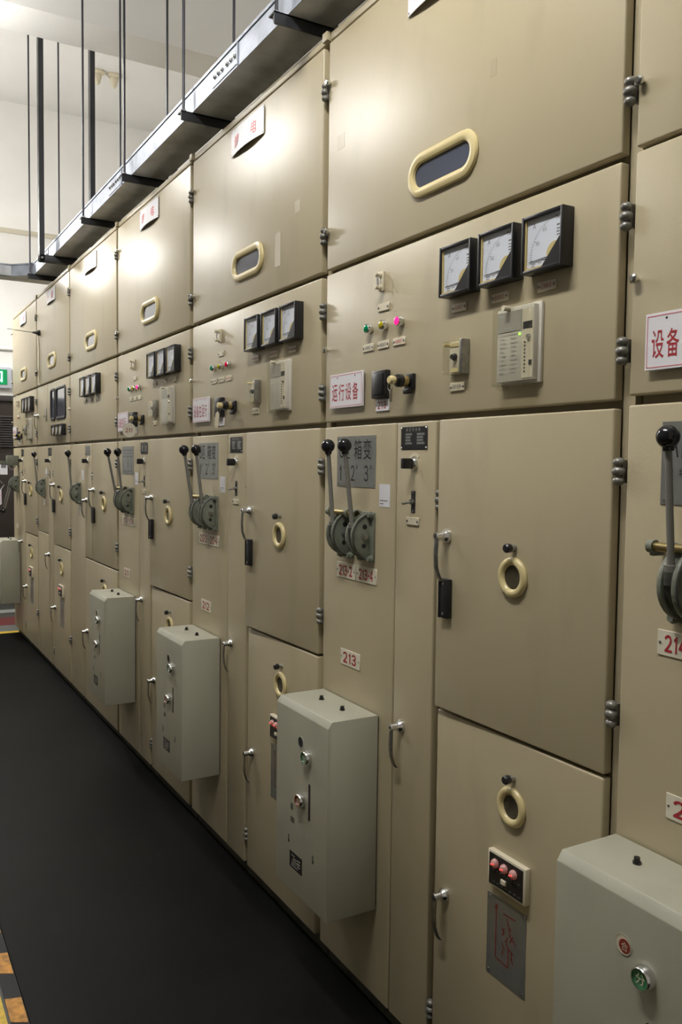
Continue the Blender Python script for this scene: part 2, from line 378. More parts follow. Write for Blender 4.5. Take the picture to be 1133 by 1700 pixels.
obj('branch_rail', trayb(MB().box(-5.253, -5.25, -2.8, -.21, TZ0, TZ1-.012)).mesh('branch_rail', GALVD), tr)
obj('branch_rail', trayb(MB().box(-5.40, -5.397, -2.8, TY1, TZ0, TZ1-.012)).mesh('branch_rail', GALVD), tr)
for X in (-1.66, -3.02, -4.72):
    sp_ = obj('splice_plate', MB().box(-.11, .11, -.0025, 0, .008, .066).box(.108, .112, -.004, 0, .0, .072).mesh('splice_plate', GALV), tr, tl(X, TY0, TZ0))
    for j in range(6):
        xx = -.085 + j*.032 + (.012 if j > 2 else 0)
        obj('bolt', shared('tray_bolt', lambda b: b.cyl((0, 0, 0), (0, -.003, 0), .008, n=12).cyl((0, -.003, 0), (0, -.008, 0), .0055, n=6), STEEL), sp_, (xx, -.0025, .037))
def hanger(X, zlab):
    e = empty('tray_hanger', (X, 0, 2.722-FZ)); tag(e, zlab, 'hanger', 'cable tray hangers')
    obj('bracket', MB().box(-.002, .002, -.128, .098, 0, .034).box(-.036, .002, -.128, .098, .030, .0345).mesh('bracket', BRKT), e)
    for y in (-.112, .083):
        obj('rod', MB().cyl((-.018, y, .010), (-.018, y, CZ-2.722+FZ), .0055, n=8).mesh('rod', THREAD), e)
        obj('nut', MB().cyl((-.018, y, .034), (-.018, y, .044), .011, n=6).cyl((-.018, y, .018), (-.018, y, .030), .011, n=6).mesh('nut', STEEL), e)
    return e
HL = ('black angle hanger under the cable tray above the cabinet labelled 213', 'black angle hanger under the tray, second along from cabinet 213', 'black angle hanger under the tray above the cabinet labelled 211',
      'black angle hanger under the cable tray beside the welded frame hanger', 'black angle hanger at the bend of the cable tray')
for i, X in enumerate((-1.19, -1.975, -2.755, -3.535, -5.09)): 
    h = hanger(X, HL[i])
    if i == 2: obj('angle_upright', MB().box(0, .030, .095, .099, 0, .30).box(0, .004, .095, .125, 0, .30).box(-.025, .030, .095, .099, .26, .30).mesh('angle_upright', BRKT), h)
e = empty('tray_frame_hanger', (-4.47, 0, 2.715-FZ)); tag(e, 'welded black U-shaped frame hanging from the ceiling and carrying the tray', 'hanger')
obj('cross_bar', MB().box(-.05, 0, -.165, .175, 0, .040, .002).mesh('cross_bar', BRKT), e)
for y in (-.165, .145): obj('post', MB().box(-.05, 0, y, y+.03, .0, CZ-2.715+FZ).mesh('post', BRKT), e)
for y in (-.168,): obj('bolt', MB().cyl((.0, y+.018, .02), (.006, y+.018, .02), .008, n=6).mesh('bolt', STEEL), e)

# ------------------------------------------------------------------ switchgear cabinets
W = 1.1
def Zt(z): return z - FZ
T_, A1, A2, B1, B2, C1, C2, D_ = (Zt(v) for v in (2.662, 2.0345, 2.0209, 1.6059, 1.5919, 0.9285, 0.9214, 0.08))
DX = 1.070                     # right edge of the door faces
DT = 0.022                     # door depth, face to frame
def slab(b, x0, x1, z0, z1, y0=0.0, y1=DT, bev=.004): return b.box(x0, x1, y0, y1, z0, z1, bev, 3)
def stadium(w, h, n=10):
    r = h/2; a = w/2 - r; P = []
    for i in range(n+1): t = -PI/2 + PI*i/n; P.append((a + r*math.cos(t), r*math.sin(t)))
    for i in range(n+1): t = PI/2 + PI*i/n; P.append((-a + r*math.cos(t), r*math.sin(t)))
    return P
def hinge_draw(b):
    b.cyl((0, 0, -.022), (0, 0, .022), .006, n=10)
    for z, rx in ((.0165, .0108), (0, .0125), (-.0165, .0108)): b.sphere((0, 0, z), rx, 14, (1, 1, .78))
    b.box(.004, .0095, .000, .026, -.02, .02)
def bolt_draw(b): b.cyl((0, 0, 0), (0, -.010, 0), .0045, n=10).lathe([(.006, -.004), (.0085, -.008), (.0085, -.013), (.005, -.016)], 'y', n=14)
def lever_handle(par, x, z, name='door_handle'):
    h = obj(name, shared('handle_rosette', lambda b: b.lathe([(.0165, 0), (.0165, -.004), (.0125, -.010), (.0090, -.016), (.0090, -.031), (.0080, -.033)], 'y', n=20), CHROME), par, (x, 0, z))
    obj('grip', shared('handle_grip', lambda b: b.tube([(0, -.026, .006), (0, -.029, -.01), (0, -.031, -.04), (0, -.029, -.07), (.001, -.022, -.092), (.002, -.015, -.102)], .0075, 10, ry=.0032), STEEL), h)
    obj('keyhole', shared('handle_key', lambda b: b.cyl((0, -.033, 0), (0, -.0338, 0), .003, n=10), BLACKM), h)
    return h
def view_ring(par, x, z, y=0.0):
    R, t = .0335, .0088
    g = obj('viewing_ring', shared('viewing_ring', lambda b: b.tube([(R*math.cos(2*PI*i/32), -.003, R*math.sin(2*PI*i/32)) for i in range(32)], t, 10, True, ry=.0075), CREAM), par, (x, y, z))
    obj('glass', shared('ring_glass', lambda b: b.cyl((0, -.002, 0), (0, 0, 0), .030, n=24), GLASSB), g)
    k = obj('cover_knob', shared('cover_knob', lambda b: b.lathe([(.0085, -.012), (.0095, -.014), (.0095, -.023), (.007, -.026)], 'y', n=16), BLACK), par, (x+.001, y, z+.0605))
    obj('collar', shared('knob_collar', lambda b: b.cyl((0, 0, 0), (0, -.013, 0), .0075, n=12), STEEL), k)
    return g
def oval_window(par, x, z):
    P = stadium(.236, .080, 12)
    f = obj('window_frame', shared('oval_frame', lambda b: b.tube([(p[0], -.003, p[1]) for p in P], .0125, 10, True, ry=.009), CREAM), par, (x, 0, z))
    obj('window_pane', shared('oval_pane', lambda b: b.prism(P, 'y', -.001, 0), GLASSD), f)
def small_label(par, x, z, txt=None, m=RED, w=.052, name='label_plate', back=CREAMW):
    p = obj(name, shared('label_%g' % w, lambda b: b.box(-w/2, w/2, -.0035, 0, -.0095, .0095, .001, 1), back), par, (x, 0, z))
    for sx in (-1, 1): obj('screw', shared('label_screw', lambda b: b.lathe([(.0030, -.0035), (.0030, -.0045), (.0015, -.0055)], 'y', n=10), STEEL), p, (sx*(w/2-.0048), 0, 0))
    if txt:
        n = len(txt); cw = (w-.022)/n
        obj('lettering', letter_mesh([(txt, -(w-.022)/2, -.0048, cw*.88, .0096, 0, cw*.12)], m, -.0038), p)
    return p
def tag_plate(par, x0, x1, z0, z1, txt, m=RED, rot=0):
    w, h = x1-x0, z1-z0
    p = obj('number_plate', MB().box(0, w, -.002, 0, 0, h, .0008, 1).mesh('number_plate', WHITEO), par, (x0, 0, z0), (0, rot, 0))
    for xx in (.006, w-.006): obj('screw', shared('tag_screw', lambda b: b.cyl((0, -.002, 0), (0, -.0032, 0), .0022, n=8), STEEL), p, (xx, 0, h/2))
    if txt:
        cw = (w-.030)/sum(.62 if c_ == '1' else .55 if c_ == '-' else 1 for c_ in txt)
        obj('lettering', letter_mesh([(txt, .015, h*.16, cw*.86, h*.68, .022, cw*.14*sum(.62 if c_ == '1' else .55 if c_ == '-' else 1 for c_ in txt)/len(txt))], m, -.0025), p)
    return p
def lamp(par, x, z, m):
    p = obj('indicator_lamp', shared('lamp_bezel', lambda b: b.lathe([(.0120, 0), (.0130, -.003), (.0130, -.014), (.0112, -.0165), (.0098, -.0165), (.0098, -.006)], 'y', n=20), CHROME), par, (x, 0, z))
    obj('lens', shared('lamp_lens', lambda b: b.lathe([(.0096, -.006), (.0096, -.0155), (.0080, -.019), (.0040, -.021), (.0006, -.0214)], 'y', n=18), m), p)
def ammeter(par, x, z, w=.112, h=.110, small=False):
    """square moving-needle meter; x, z is its lower left corner"""
    t = .0065; d = .030
    def bez(b):
        b.box(0, t, -d, 0, 0, h, .0015).box(w-t, w, -d, 0, 0, h, .0015).box(t, w-t, -d, 0, 0, t, .0015).box(t, w-t, -d, 0, h-t, h, .0015).box(t, w-t, -.004, 0, t, h-t)
    p = obj('meter', shared('meter_bezel_%g_%g' % (w, h), bez, BLACK), par, (x, 0, z))
    obj('dial', shared('meter_dial_%g' % w, lambda b: b.box(t+.0035, w-t, -.022, -.004, t+.0035, h-t), DIAL), p)
    obj('lining', shared('meter_lining_%g' % w, lambda b: b.prism([(t, t), (w-t, t), (w-t, t+.0035), (t+.0035, t+.0035), (t+.0035, h-t), (t, h-t)], 'y', -.0255, -.004), YEL), p)
    obj('corner_mask', shared('meter_mask_%g' % w, lambda b: b.prism([(w*.50, t), (w-t, t), (w-t, h*.52), (w*.88, h*.46)], 'y', -d+.002, -.022), BLACK), p)
    px, pz = w*.82, h*.22
    obj('pivot_cover', shared('meter_pivot_%g' % w, lambda b: b.cyl((px-.004, -.022, pz+.004), (px-.004, -.0252, pz+.004), w*.19, n=20), YEL), p)
    obj('needle', shared('meter_needle_%g' % w, lambda b: b.prism([(px, pz+.0015), (t+.010, pz-.002), (t+.010, pz-.003), (px, pz-.001)], 'y', -.0238, -.0232), INK), p)
    if not small:
        if 'scale' not in CACHE:
            L = []; R = w*.66
            for i in range(31):
                a = PI*(1.0 - .5*i/30); r1 = R*(.90 if i % 10 == 0 else .95)
                L.append(((px+math.cos(a)*r1, pz+math.sin(a)*r1), (px+math.cos(a)*R, pz+math.sin(a)*R)))
            CACHE['scale'] = stroke_mesh(L, .0008, INK, -.0223)
            CACHE['scale2'] = letter_mesh([('A', w*.22, h*.76, .008, .011, 0, 0), ('50', w*.30, h*.46, .005, .007, 0, .0005), ('100', w*.46, h*.67, .004, .007, 0, .0005), ('150', w*.76, h*.82, .004, .007, 0, .0005)], GINK, -.0223)
            CACHE['scale3'] = marks_mesh([(w*.80, w*.87, h*.70, h*.73), (w*.80, w*.88, h*.64, h*.66), (w*.80, w*.87, h*.59, h*.61), (w*.80, w*.88, h*.54, h*.56), (w*.2, w*.3, h*.15, h*.163), (w*.2, w*.28, h*.11, h*.123), (w*.36, w*.44, h*.15, h*.163)], GINK, -.0223)
        obj('scale', CACHE['scale'], p); obj('figures', CACHE['scale2'], p); obj('print', CACHE['scale3'], p)
    obj('glass', shared('meter_glass_%g' % w, lambda b: b.box(t, w-t, -.0285, -.0278, t, h-t), CLEARG), p)
    return p
def relay(par, x, z, lit=True):
    """protection relay behind a clear hinged cover, lower left corner at x, z"""
    w, h = .120, .158
    p = obj('protection_relay', shared('relay_base', lambda b: b.box(0, w, -.008, 0, 0, h, .002).box(.004, w-.008, -.020, -.008, .006, h-.006, .001), RELAYF), par, (x, 0, z))
    obj('face_band', shared('relay_band', lambda b: b.box(.006, w-.042, -.0212, -.020, h-.052, h-.012), RELAYG), p)
    obj('display', shared('relay_display', lambda b: b.box(w-.037, w-.011, -.0215, -.020, h-.052, h-.038), BLACK), p)
    obj('side_strip', shared('relay_strip', lambda b: b.box(w-.040, w-.009, -.0210, -.020, .010, h-.012), CREAMW), p)
    obj('reset_knob', shared('relay_knob', lambda b: b.lathe([(.006, -.021), (.005, -.024), (.004, -.026)], 'y', p=(w-.020, 0, h-.068), n=12), CHROME), p)
    for j in range(9): obj('dip_switch', shared('relay_dip', lambda b: b.box(-.0013, .0013, -.0225, -.021, -.0016, .0016), INK), p, (w-.031, 0, h-.078-j*.0072))
    obj('port', shared('relay_port', lambda b: b.box(w-.018, w-.011, -.0225, -.021, .034, .044), INK), p)
    if 'relay_print' not in CACHE:
        rows = []
        for j in range(9):
            zz = .024 + j*.0085; rows.append((.014, .026+(j*37 % 5)*.002, zz, zz+.0018)); rows.append((.046, .060+(j*53 % 4)*.002, zz, zz+.0018))
        rows.append((.010, .070, .100, .1014)); rows.append((.010, .026, h-.022, h-.017)); rows.append((.026, .052, h-.046, h-.043))
        CACHE['relay_print'] = marks_mesh(rows, LINK, -.0215)
    obj('print', CACHE['relay_print'], p)
    if lit: obj('status_led', shared('relay_led', lambda b: b.sphere((w-.047, -.0215, h-.060), .0022, 8), GLED), p)
    def cov(b):
        y0, y1, tt = -.029, -.009, .0022
        b.box(-.002, w-.010, y0, y0+tt, -.002, h-.004, .0008, 1).box(-.002, -.002+tt, y0+tt, y1, -.002, h-.004).box(w-.010-tt, w-.010, y0+tt, y1, -.002, h-.004).box(0, w-.012, y0+tt, y1, -.002, -.002+tt).box(0, w-.012, y0+tt, y1, h-.004-tt, h-.004)
    cv = obj('clear_cover', shared('relay_cover', cov, CLEAR), p)
    obj('cover_screw', shared('relay_screw', lambda b: b.cyl((w*.32, -.036, h-.006), (w*.32, -.010, h-.006), .0055, n=12), CREAMW), p)
    for xx in (.012, w-.028): obj('cover_hinge', shared('relay_hinge', lambda b: b.box(0, .012, -.030, -.002, -.010, .000, .002), CLEAR), p, (xx, 0, 0))
    return p
def selector(par, x, z):
    """small ivory changeover switch under a clear lid"""
    p = obj('selector_switch', shared('sel_base', lambda b: b.box(0, .062, -.008, 0, 0, .072, .002).box(.012, .046, -.014, -.008, .004, .068, .001), CREAMW), par, (x, 0, z))
    obj('seal', shared('sel_gasket', lambda b: b.box(.052, .064, -.022, 0, -.002, .074, .002), STEEL), p)
    obj('knob', shared('sel_knob', lambda b: b.lathe([(.008, -.014), (.008, -.019), (.0055, -.020), (.0055, -.025)], 'y', p=(.030, 0, .037), n=14), BLACK), p)
    for zz in (.004, .060): obj('stripe', shared('sel_stripe', lambda b: b.box(.014, .042, -.0155, -.014, 0, .008), CREAM), p, (0, 0, zz))
    obj('lid', shared('sel_lid', lambda b: b.box(0, .060, -.027, -.0255, 0, .072, .0006, 1).box(0, .002, -.0255, -.008, 0, .072).box(.058, .060, -.0255, -.008, 0, .072).box(.002, .058, -.0255, -.008, 0, .002).box(.002, .058, -.0255, -.008, .070, .072), CLEAR), p)
    obj('lid_screw', shared('sel_screw', lambda b: b.cyl((.000, -.024, .066), (.000, 0, .066), .0045, n=10), CREAM), p)
def test_link(par, x, z):
    p = obj('test_link', shared('link_base', lambda b: b.box(-.009, .009, -.008, 0, -.025, .025, .002), CREAMW), par, (x, 0, z))
    for zz in (-.016, .016): obj('terminal', shared('link_term', lambda b: b.lathe([(.0075, -.008), (.0075, -.013), (.0045, -.0135), (.0045, -.020), (.0065, -.0205), (.0065, -.025)], 'y', n=12), CREAMW), p, (-.001, 0, zz))
    obj('strap', shared('link_strap', lambda b: b.box(-.005, .003, -.018, -.016, -.020, .020, .0006, 1), STEEL), p)
def key_lock(par, x, z, num, key):
    """black interlock socket with a numbered tab, and the plug-in key lock beside it"""
    p = obj('interlock_socket', shared('lock_socket', lambda b: b.box(-.034, .032, -.017, 0, -.036, .034, .003).box(-.038, -.032, -.010, 0, -.026, .028, .001).box(-.022, .024, -.020, -.017, -.028, .026, .002), BLACK), par, (x, 0, z))
    t = obj('number_tab', shared('lock_tab', lambda b: b.box(-.032, .030, -.0035, 0, -.068, -.038, .0008, 1), WHITE), par, (x, 0, z))
    if num: obj('lettering', letter_mesh([(num, -.022, -.062, .012, .019, .01, .004)], GINK if num != '213' else RED, -.004), t)
    q = obj('interlock_lock', shared('lock_body', lambda b: b.box(-.018, .018, -.010, 0, -.020, .018, .002).cyl((0, -.010, 0), (0, -.049, 0), .0125, n=14).cyl((0, -.030, 0), (0, -.042, 0), .0155, n=14).box(-.016, .014, -.016, -.006, -.030, -.018, .002), BLACK), par, (x+.125, 0, z-.003))
    obj('brass_collar', shared('lock_collar', lambda b: b.cyl((0, -.016, 0), (0, -.028, 0), .0135, n=14), BRASS), q)
    obj('key_cap', shared('lock_cap', lambda b: b.lathe([(.0095, -.049), (.0105, -.052), (.0105, -.062), (.008, -.066)], 'y', n=14), CREAM), q)
    return q
def lever_set(par, x, zc, down=False, yb=-.078):
    """one isolator lever: half-round casting standing out of the panel, rod and ball knob"""
    R = .062
    def half(r, n=16): return [(0, -r)] + [(-math.sin(PI*i/n)*r*1.02, -math.cos(PI*i/n)*r) for i in range(1, n)] + [(0, r)]
    p = obj('operating_mechanism', shared('quadrant', lambda b: b.prism(half(R), 'x', .010, .019, .002).prism(half(R*.98), 'x', -.019, -.010, .002).box(-.030, .034, -.008, 0, -.066, .064, .003), CAST), par, (x, 0, zc))
    obj('slot_core', shared('quad_core', lambda b: b.prism(half(R*.86), 'x', -.010, .010), CASTD), p)
    obj('rim', shared('quad_rim', lambda b: b.tube([(.0185, -math.sin(PI*i/14)*R*.97, -math.cos(PI*i/14)*R*.97) for i in range(15)], .0028, 6), CASTD), p)
    for (dy, dz, r) in ((-.024, .026, .0068), (-.026, -.024, .0062)): obj('slot_hole', shared('quad_hole_%g' % dz, lambda b: b.cyl((.019, dy, dz), (.0197, dy, dz), r, n=14), INK), p)
    obj('pivot_bolt', shared('quad_pivot', lambda b: b.cyl((.019, -.025, 0), (.0235, -.025, 0), .0085, n=16).cyl((.0235, -.025, 0), (.0265, -.025, 0), .005, n=6), STEEL), p)
    for (bx, bz) in ((.027, .056), (.027, -.058), (-.024, .056), (-.024, -.058)):
        obj('fixing_bolt', shared('quad_bolt', lambda b: b.cyl((0, -.008, 0), (0, -.013, 0), .010, n=12).cyl((0, -.013, 0), (0, -.020, 0), .0068, n=6), CAST), p, (bx, 0, bz))
    a = Vector((0, -.050, .020)) if not down else Vector((0, -.060, -.030))
    e_ = Vector((0, yb, .236)) if not down else Vector((0, -.115, -.225))
    d = (e_-a).normalized()
    L = obj('lever', MB().cyl(a, e_-d*.014, .0062, .0058, n=12).cyl(a-d*.014, a+d*.014, .0105, n=12).mesh('lever', ROD), p)
    obj('yoke', MB().cyl(a-d*.018, a+d*.004, .0125, n=10).box(-.013, .013, a.y-.004, -.030, a.z-.014, a.z+.012, .003).mesh('yoke', CASTD), p)
    obj('ball_knob', MB().sphere(e_, .0185, 24).cyl(e_-d*.022, e_-d*.010, .009, n=14).mesh('ball_knob', BLACKG), p)
    return p
def cross_shaft(par, x0, x1, z):
    p = obj('cross_shaft', MB().cyl((x0, -.030, z), (x1, -.030, z), .0075, n=14).mesh('cross_shaft', BRASS), par)
    for x in (x0+.008, (x0+x1)/2+.028, x1-.006): obj('bearing', shared('shaft_bearing', lambda b: b.cyl((-.006, -.030, 0), (.006, -.030, 0), .011, n=14).box(-.005, .005, -.032, -.004, -.016, .002, .002), CAST), p, (x, 0, z))
def name_board(par, x0, z0, w, h, rows):
    p = obj('name_board', MB().box(0, w, -.0015, 0, 0, h).mesh('name_board', PLATE), par, (x0, 0, z0))
    for xx in (.007, w-.007):
        for zz in (.007, h-.007): obj('screw', shared('board_screw', lambda b: b.cyl((0, -.0015, 0), (0, -.003, 0), .002, n=8), STEEL), p, (xx, 0, zz))
    if rows: obj('lettering', letter_mesh(rows, INK, -.002), p)
    else: obj('print', marks_mesh([(.01, w-.01, h*.85, h*.875), (.01, w-.01, h*.75, h*.765), (.02, .06, h*.62, h*.66), (.09, .12, h*.6, h*.66), (.14, .18, h*.61, h*.65), (.1, .11, h*.2, h*.5), (.16, .168, h*.12, h*.4), (.02, .027, h*.15, h*.55), (.02, w-.02, h*.1, h*.115)], GINK, -.002), p)
def rating_plate(par, x0, z0, w=.111, h=.055, pale=False):
    p = obj('rating_plate', shared('rating_%d' % pale, lambda b: b.box(0, w, -.0015, 0, 0, h, .0005, 1), PLATE if pale else BLACK), par, (x0, 0, z0))
    if 'rate_print' not in CACHE:
        R = []
        for j in range(4):
            zz = .0125 + j*.0072; R += [(.020, .048 - .006*(j in (1, 2)), zz, zz+.0052), (.068, .100 - .006*(j in (1, 2)), zz, zz+.0052)]
        CACHE['rate_print'] = [marks_mesh([q], PLATE, -.0019) for q in R]; CACHE['rate_txt'] = letter_mesh([('高压开关柜', .022, .0435, .0085, .0085, 0, .0045)], LINK, -.0019)
    if not pale:
        for q in CACHE['rate_print']: obj('data_field', q, p)
        obj('lettering', CACHE['rate_txt'], p)
    for xx in (.004, w-.004):
        for zz in (.004, h-.004): obj('rivet', shared('rivet', lambda b: b.sphere((0, -.002, 0), .0030, 8), CHROME), p, (xx, 0, zz))
def turn_switch(par, x, z):
    p = obj('rotary_switch', shared('rot_bezel', lambda b: b.lathe([(.0155, 0), (.0155, -.006), (.0125, -.010), (.009, -.011)], 'y', n=20), CHROME), par, (x, 0, z))
    obj('grip', shared('rot_grip', lambda b: b.box(-.0065, .0065, -.036, -.008, -.0125, .0125, .002), BLACK), p)
    a = [(.026*math.cos(t), .026*math.sin(t)) for t in [PI*(.22+.56*i/10) for i in range(11)]]; c_ = [(.018*math.cos(t), .018*math.sin(t)) for t in [PI*(.78-.56*i/10) for i in range(11)]]
    obj('arc_label', shared('arc_label', lambda b: b.prism(a+c_, 'y', -.001, 0), CREAMW), p)
def slot_switch(par, x, z):
    p = obj('toggle_switch', shared('slot_plate', lambda b: b.box(-.0085, .0085, -.001, 0, -.0265, .0265), BLACKM), par, (x, 0, z))
    obj('toggle', shared('slot_toggle', lambda b: b.cyl((0, 0, 0), (0, -.010, 0), .0065, n=12).cyl((0, -.009, 0), (-.002, -.030, -.004), .0026, .0036, n=10), STEEL), p)
    for zz in (-.022, .022): obj('screw', shared('slot_screw', lambda b: b.cyl((0, -.001, 0), (0, -.0025, 0), .003, n=8), STEEL), p, (0, 0, zz))
def indicator_panel(par, x0, z0, small=False):
    w, h = .116, .076
    p = obj('voltage_indicator', shared('ind_case', lambda b: b.box(0, w, -.014, 0, 0, h, .0015), CREAMW), par, (x0, 0, z0))
    f = obj('face', shared('ind_face', lambda b: b.box(.006, w-.006, -.0152, -.014, .005, h-.005), BLACK), p)
    for j in range(3):
        obj('lens', shared('ind_lens', lambda b: b.sphere((0, -.016, 0), .0105, 14, (1, .9, .95)), PINKL), p, (.026+j*.0285, 0, .053))
        obj('led', shared('ind_led', lambda b: b.sphere((-.0035, -.0240, -.001), .0020, 8).sphere((.003, -.0240, .001), .0020, 8), LED), p, (.026+j*.0285, 0, .053))
    obj('button', shared('ind_button', lambda b: b.box(-.0075, .0075, -.020, -.015, -.005, .005, .001, 1), CREAMW), p, (.054, 0, .024))
    if 'ind_print' not in CACHE:
        CACHE['ind_print'] = marks_mesh([(.018+j*.011, .024+j*.011, .0375, .0395) for j in range(8)] + [(.018+j*.013, .025+j*.013, .0115, .0135) for j in range(7)], GINK, -.0155)
    obj('print', CACHE['ind_print'], p)
def mimic_plate(par, x0, z0, w=.122, h=.178):
    p = obj('mimic_plate', shared('mimic', lambda b: b.box(0, w, -.0012, 0, 0, h), PLATE), par, (x0, 0, z0))
    for xx in (.008, w-.008):
        for zz in (.008, h-.008): obj('screw', shared('mimic_screw', lambda b: b.cyl((0, -.0012, 0), (0, -.003, 0), .0025, n=8), STEEL), p, (xx, 0, zz))
    if 'mimic_lines' not in CACHE:
        L = [((.030, .155), (.030, .045)), ((.030, .045), (.070, .041)), ((.070, .041), (.070, .082)), ((.052, .150), (.090, .152)), ((.062, .146), (.070, .132)), ((.066, .134), (.078, .124)), ((.070, .128), (.076, .112)),
             ((.050, .118), (.058, .108)), ((.056, .120), (.052, .102)), ((.072, .112), (.084, .104)), ((.084, .114), (.074, .098)), ((.086, .108), (.092, .098)), ((.060, .096), (.070, .082)), ((.070, .082), (.086, .078)), ((.050, .086), (.058, .074)),
             ((.054, .072), (.052, .060)), ((.080, .080), (.082, .062)), ((.026, .160), (.034, .152)), ((.034, .162), (.026, .150)), ((.066, .106), (.064, .094)), ((.078, .066), (.086, .056))]
        CACHE['mimic_lines'] = stroke_mesh(L, .0030, REDB, -.0016)
    obj('line_drawing', CACHE['mimic_lines'], p)

INFO = {   # k -> number, label of the cabinet
 0: ('214', 'beige switchgear cabinet numbered 214 with a silver A-zone name board'),
 1: ('213', 'beige switchgear cabinet numbered 213 with a lit red lamp and three ammeters'),
 2: ('212', 'beige switchgear cabinet numbered 212 with a B-zone name board'),
 3: ('211', 'beige switchgear cabinet numbered 211 between cabinet 212 and a cabinet with a single lever'),
 4: ('', 'beige switchgear cabinet with one black-knobbed lever and only three ammeters on its middle door'),
 5: ('', 'beige metering cabinet with a wide black-rimmed window and three small meters'),
 6: ('', 'beige switchgear cabinet at the end of the row with lowered levers'),
}
ROOTS = {}
def cabinet(k):
    num, lab = INFO[k]
    r = empty('switchgear_cabinet', (-W*k, 0, 0)); tag(r, lab, 'electrical cabinet', 'switchgear cabinets in the row'); ROOTS[k] = r
    dz = .006 if k == 0 else 0.0
    def part(name, mb, m, loc=(0, 0, 0)): return obj(name, mb.mesh(name, m), r, loc)
    # carcass: body shell, corner posts between the doors, rails
    part('body', MB().box(.002, W-.002, DT+.012, 1.2, D_, Zt(2.70), .003, 1), BEIGE_F)
    part('frame_post', MB().box(DX+.0012, W-.002, DT, DT+.014, D_, T_+.006), BEIGE_F)
    part('top_rail', MB().box(.002, W-.002, .004, DT+.012, T_+.008, Zt(2.692), .003).box(W-.030, W-.002, -.006, DT, T_+.010, Zt(2.697), .002), BEIGE_F)
    part('plinth', MB().box(.002, W-.002, .030, 1.19, 0, D_, .002, 1), PLINTH)
    # doors
    part('upper_door', slab(MB(), .002, DX, A1, T_), BEIGE)
    if k != 5:
        part('instrument_door', slab(MB(), .002, DX, B1+dz, A2+dz), BEIGE)
    else:
        part('instrument_panel', slab(MB(), .002, .372, B1, A2), BEIGE); part('instrument_door', slab(MB(), .375, DX, B1, A2), BEIGE)
    if k == 5:
        part('mechanism_panel', slab(MB(), .002, .370, Zt(.979), B2), BEIGE); part('lower_panel', slab(MB(), .002, .370, D_, Zt(.973)), BEIGE)
    else: part('mechanism_panel', slab(MB(), .002, .370, D_, B2+dz*.6), BEIGE)
    nx0, nx1, mx0 = .3755, .538, .563
    lowx = mx0
    if k == 4:
        part('narrow_door', slab(MB(), nx0, nx1, C1, B2), BEIGE); lowx = nx0
    else: part('narrow_door', slab(MB(), nx0, nx1, D_, B2), BEIGE)
    ajar = {1: .010, 2: .012, 3: .010}.get(k, .002)
    hang = lambda v: (v.x, v.y - (DX-v.x)/(DX-mx0)*ajar, v.z)
    part('middle_door', slab(MB(), mx0, DX, C1, B2).warp(hang), BEIGE)
    md = lambda x: -(DX-x)/(DX-mx0)*ajar
    part('lower_door', slab(MB(), lowx, DX, D_, C2), BEIGE)
    # hinges and door bolts
    for z in (2.531, 2.132, 1.921, 1.690, 1.480, 1.047, .36): obj('hinge', shared('hinge', hinge_draw, HINGE), r, (W-.0115, -.004, Zt(z)))
    for z in (1.407, .185): obj('hinge', shared('hinge', hinge_draw, HINGE), r, (.5505, .005, Zt(z)))
    for z in (2.548, 2.140, 1.810): obj('door_bolt', shared('door_bolt', bolt_draw, CHROME), r, (.013, 0, Zt(z)))
    # upper door
    oval_window(r, .545, Zt(2.168))
    txt = {0: '馈电', 1: '馈电', 2: '馈电', 3: '馈电', 4: '站所内变', 5: '计量', 6: '进线'}[k]
    bow = lambda v: (v.x, v.y - .011*math.sin(PI*min(1, max(0, v.x/.272)))*(1-v.z/.09), v.z)      # the sheet has bowed off the door along its lower edge
    sg = part('circuit_sign', MB().prism([(.272*i/16, -.0045) for i in range(17)] + [(.272*i/16, -.003) for i in range(16, -1, -1)], 'z', 0, .090).warp(bow), WHITE, (.400, 0, Zt(2.556)))
    items = [(txt, .035, .020, .042, .045, .012, .105 if len(txt) == 2 else .012)]
    tm = letter_mesh(items, REDF if k != 1 else RED, -.0052)
    for v in tm.vertices: v.co = bow(v.co)
    obj('lettering', tm, sg)
    for xx in (.006, .266):
        for zz in (.006, .084): obj('screw', shared('sign_screw', lambda b: b.cyl((0, 0, 0), (0, -.006, 0), .0025, n=8), STEEL), sg, (xx, 0, zz))
    # instrument door
    zo = -FZ + dz
    if k in (0, 1, 2, 3, 6):
        for j in range(3):
            ammeter(r, .578+.1355*j, 1.8615+zo)
            small_label(r, .619+.1375*j, 1.8375+zo, 'ABC'[j]+'相电流' if k < 3 else None)
        test_link(r, .301, 1.951+zo); small_label(r, .307, 1.886+zo, None)
        if k == 6: lamp(r, .330, 1.842+zo, ORL)
        else:
            for j, m in enumerate((GREENL, YELL, REDLIT if k in (1, 3) else REDL)):
                lamp(r, .245+.072*j, 1.839+zo, m)
                small_label(r, .236+.0725*j, 1.7915+zo, ('分闸指示', '储能指示', '合闸指示')[j] if k < 3 else None, GINK if j != 2 else REDF)
        relay(r, .768, 1.652+zo, k == 1); selector(r, .594, 1.690+zo); small_label(r, .618, 1.663+zo, '保护选择' if k < 3 else None, GINK)
        key_lock(r, .310, 1.692+zo, num if k < 4 else '', k)
    if k == 4:
        for j in range(3): ammeter(r, .365+.1365*j, 1.8615+zo, small=True); small_label(r, .404+.1365*j, 1.8385+zo)
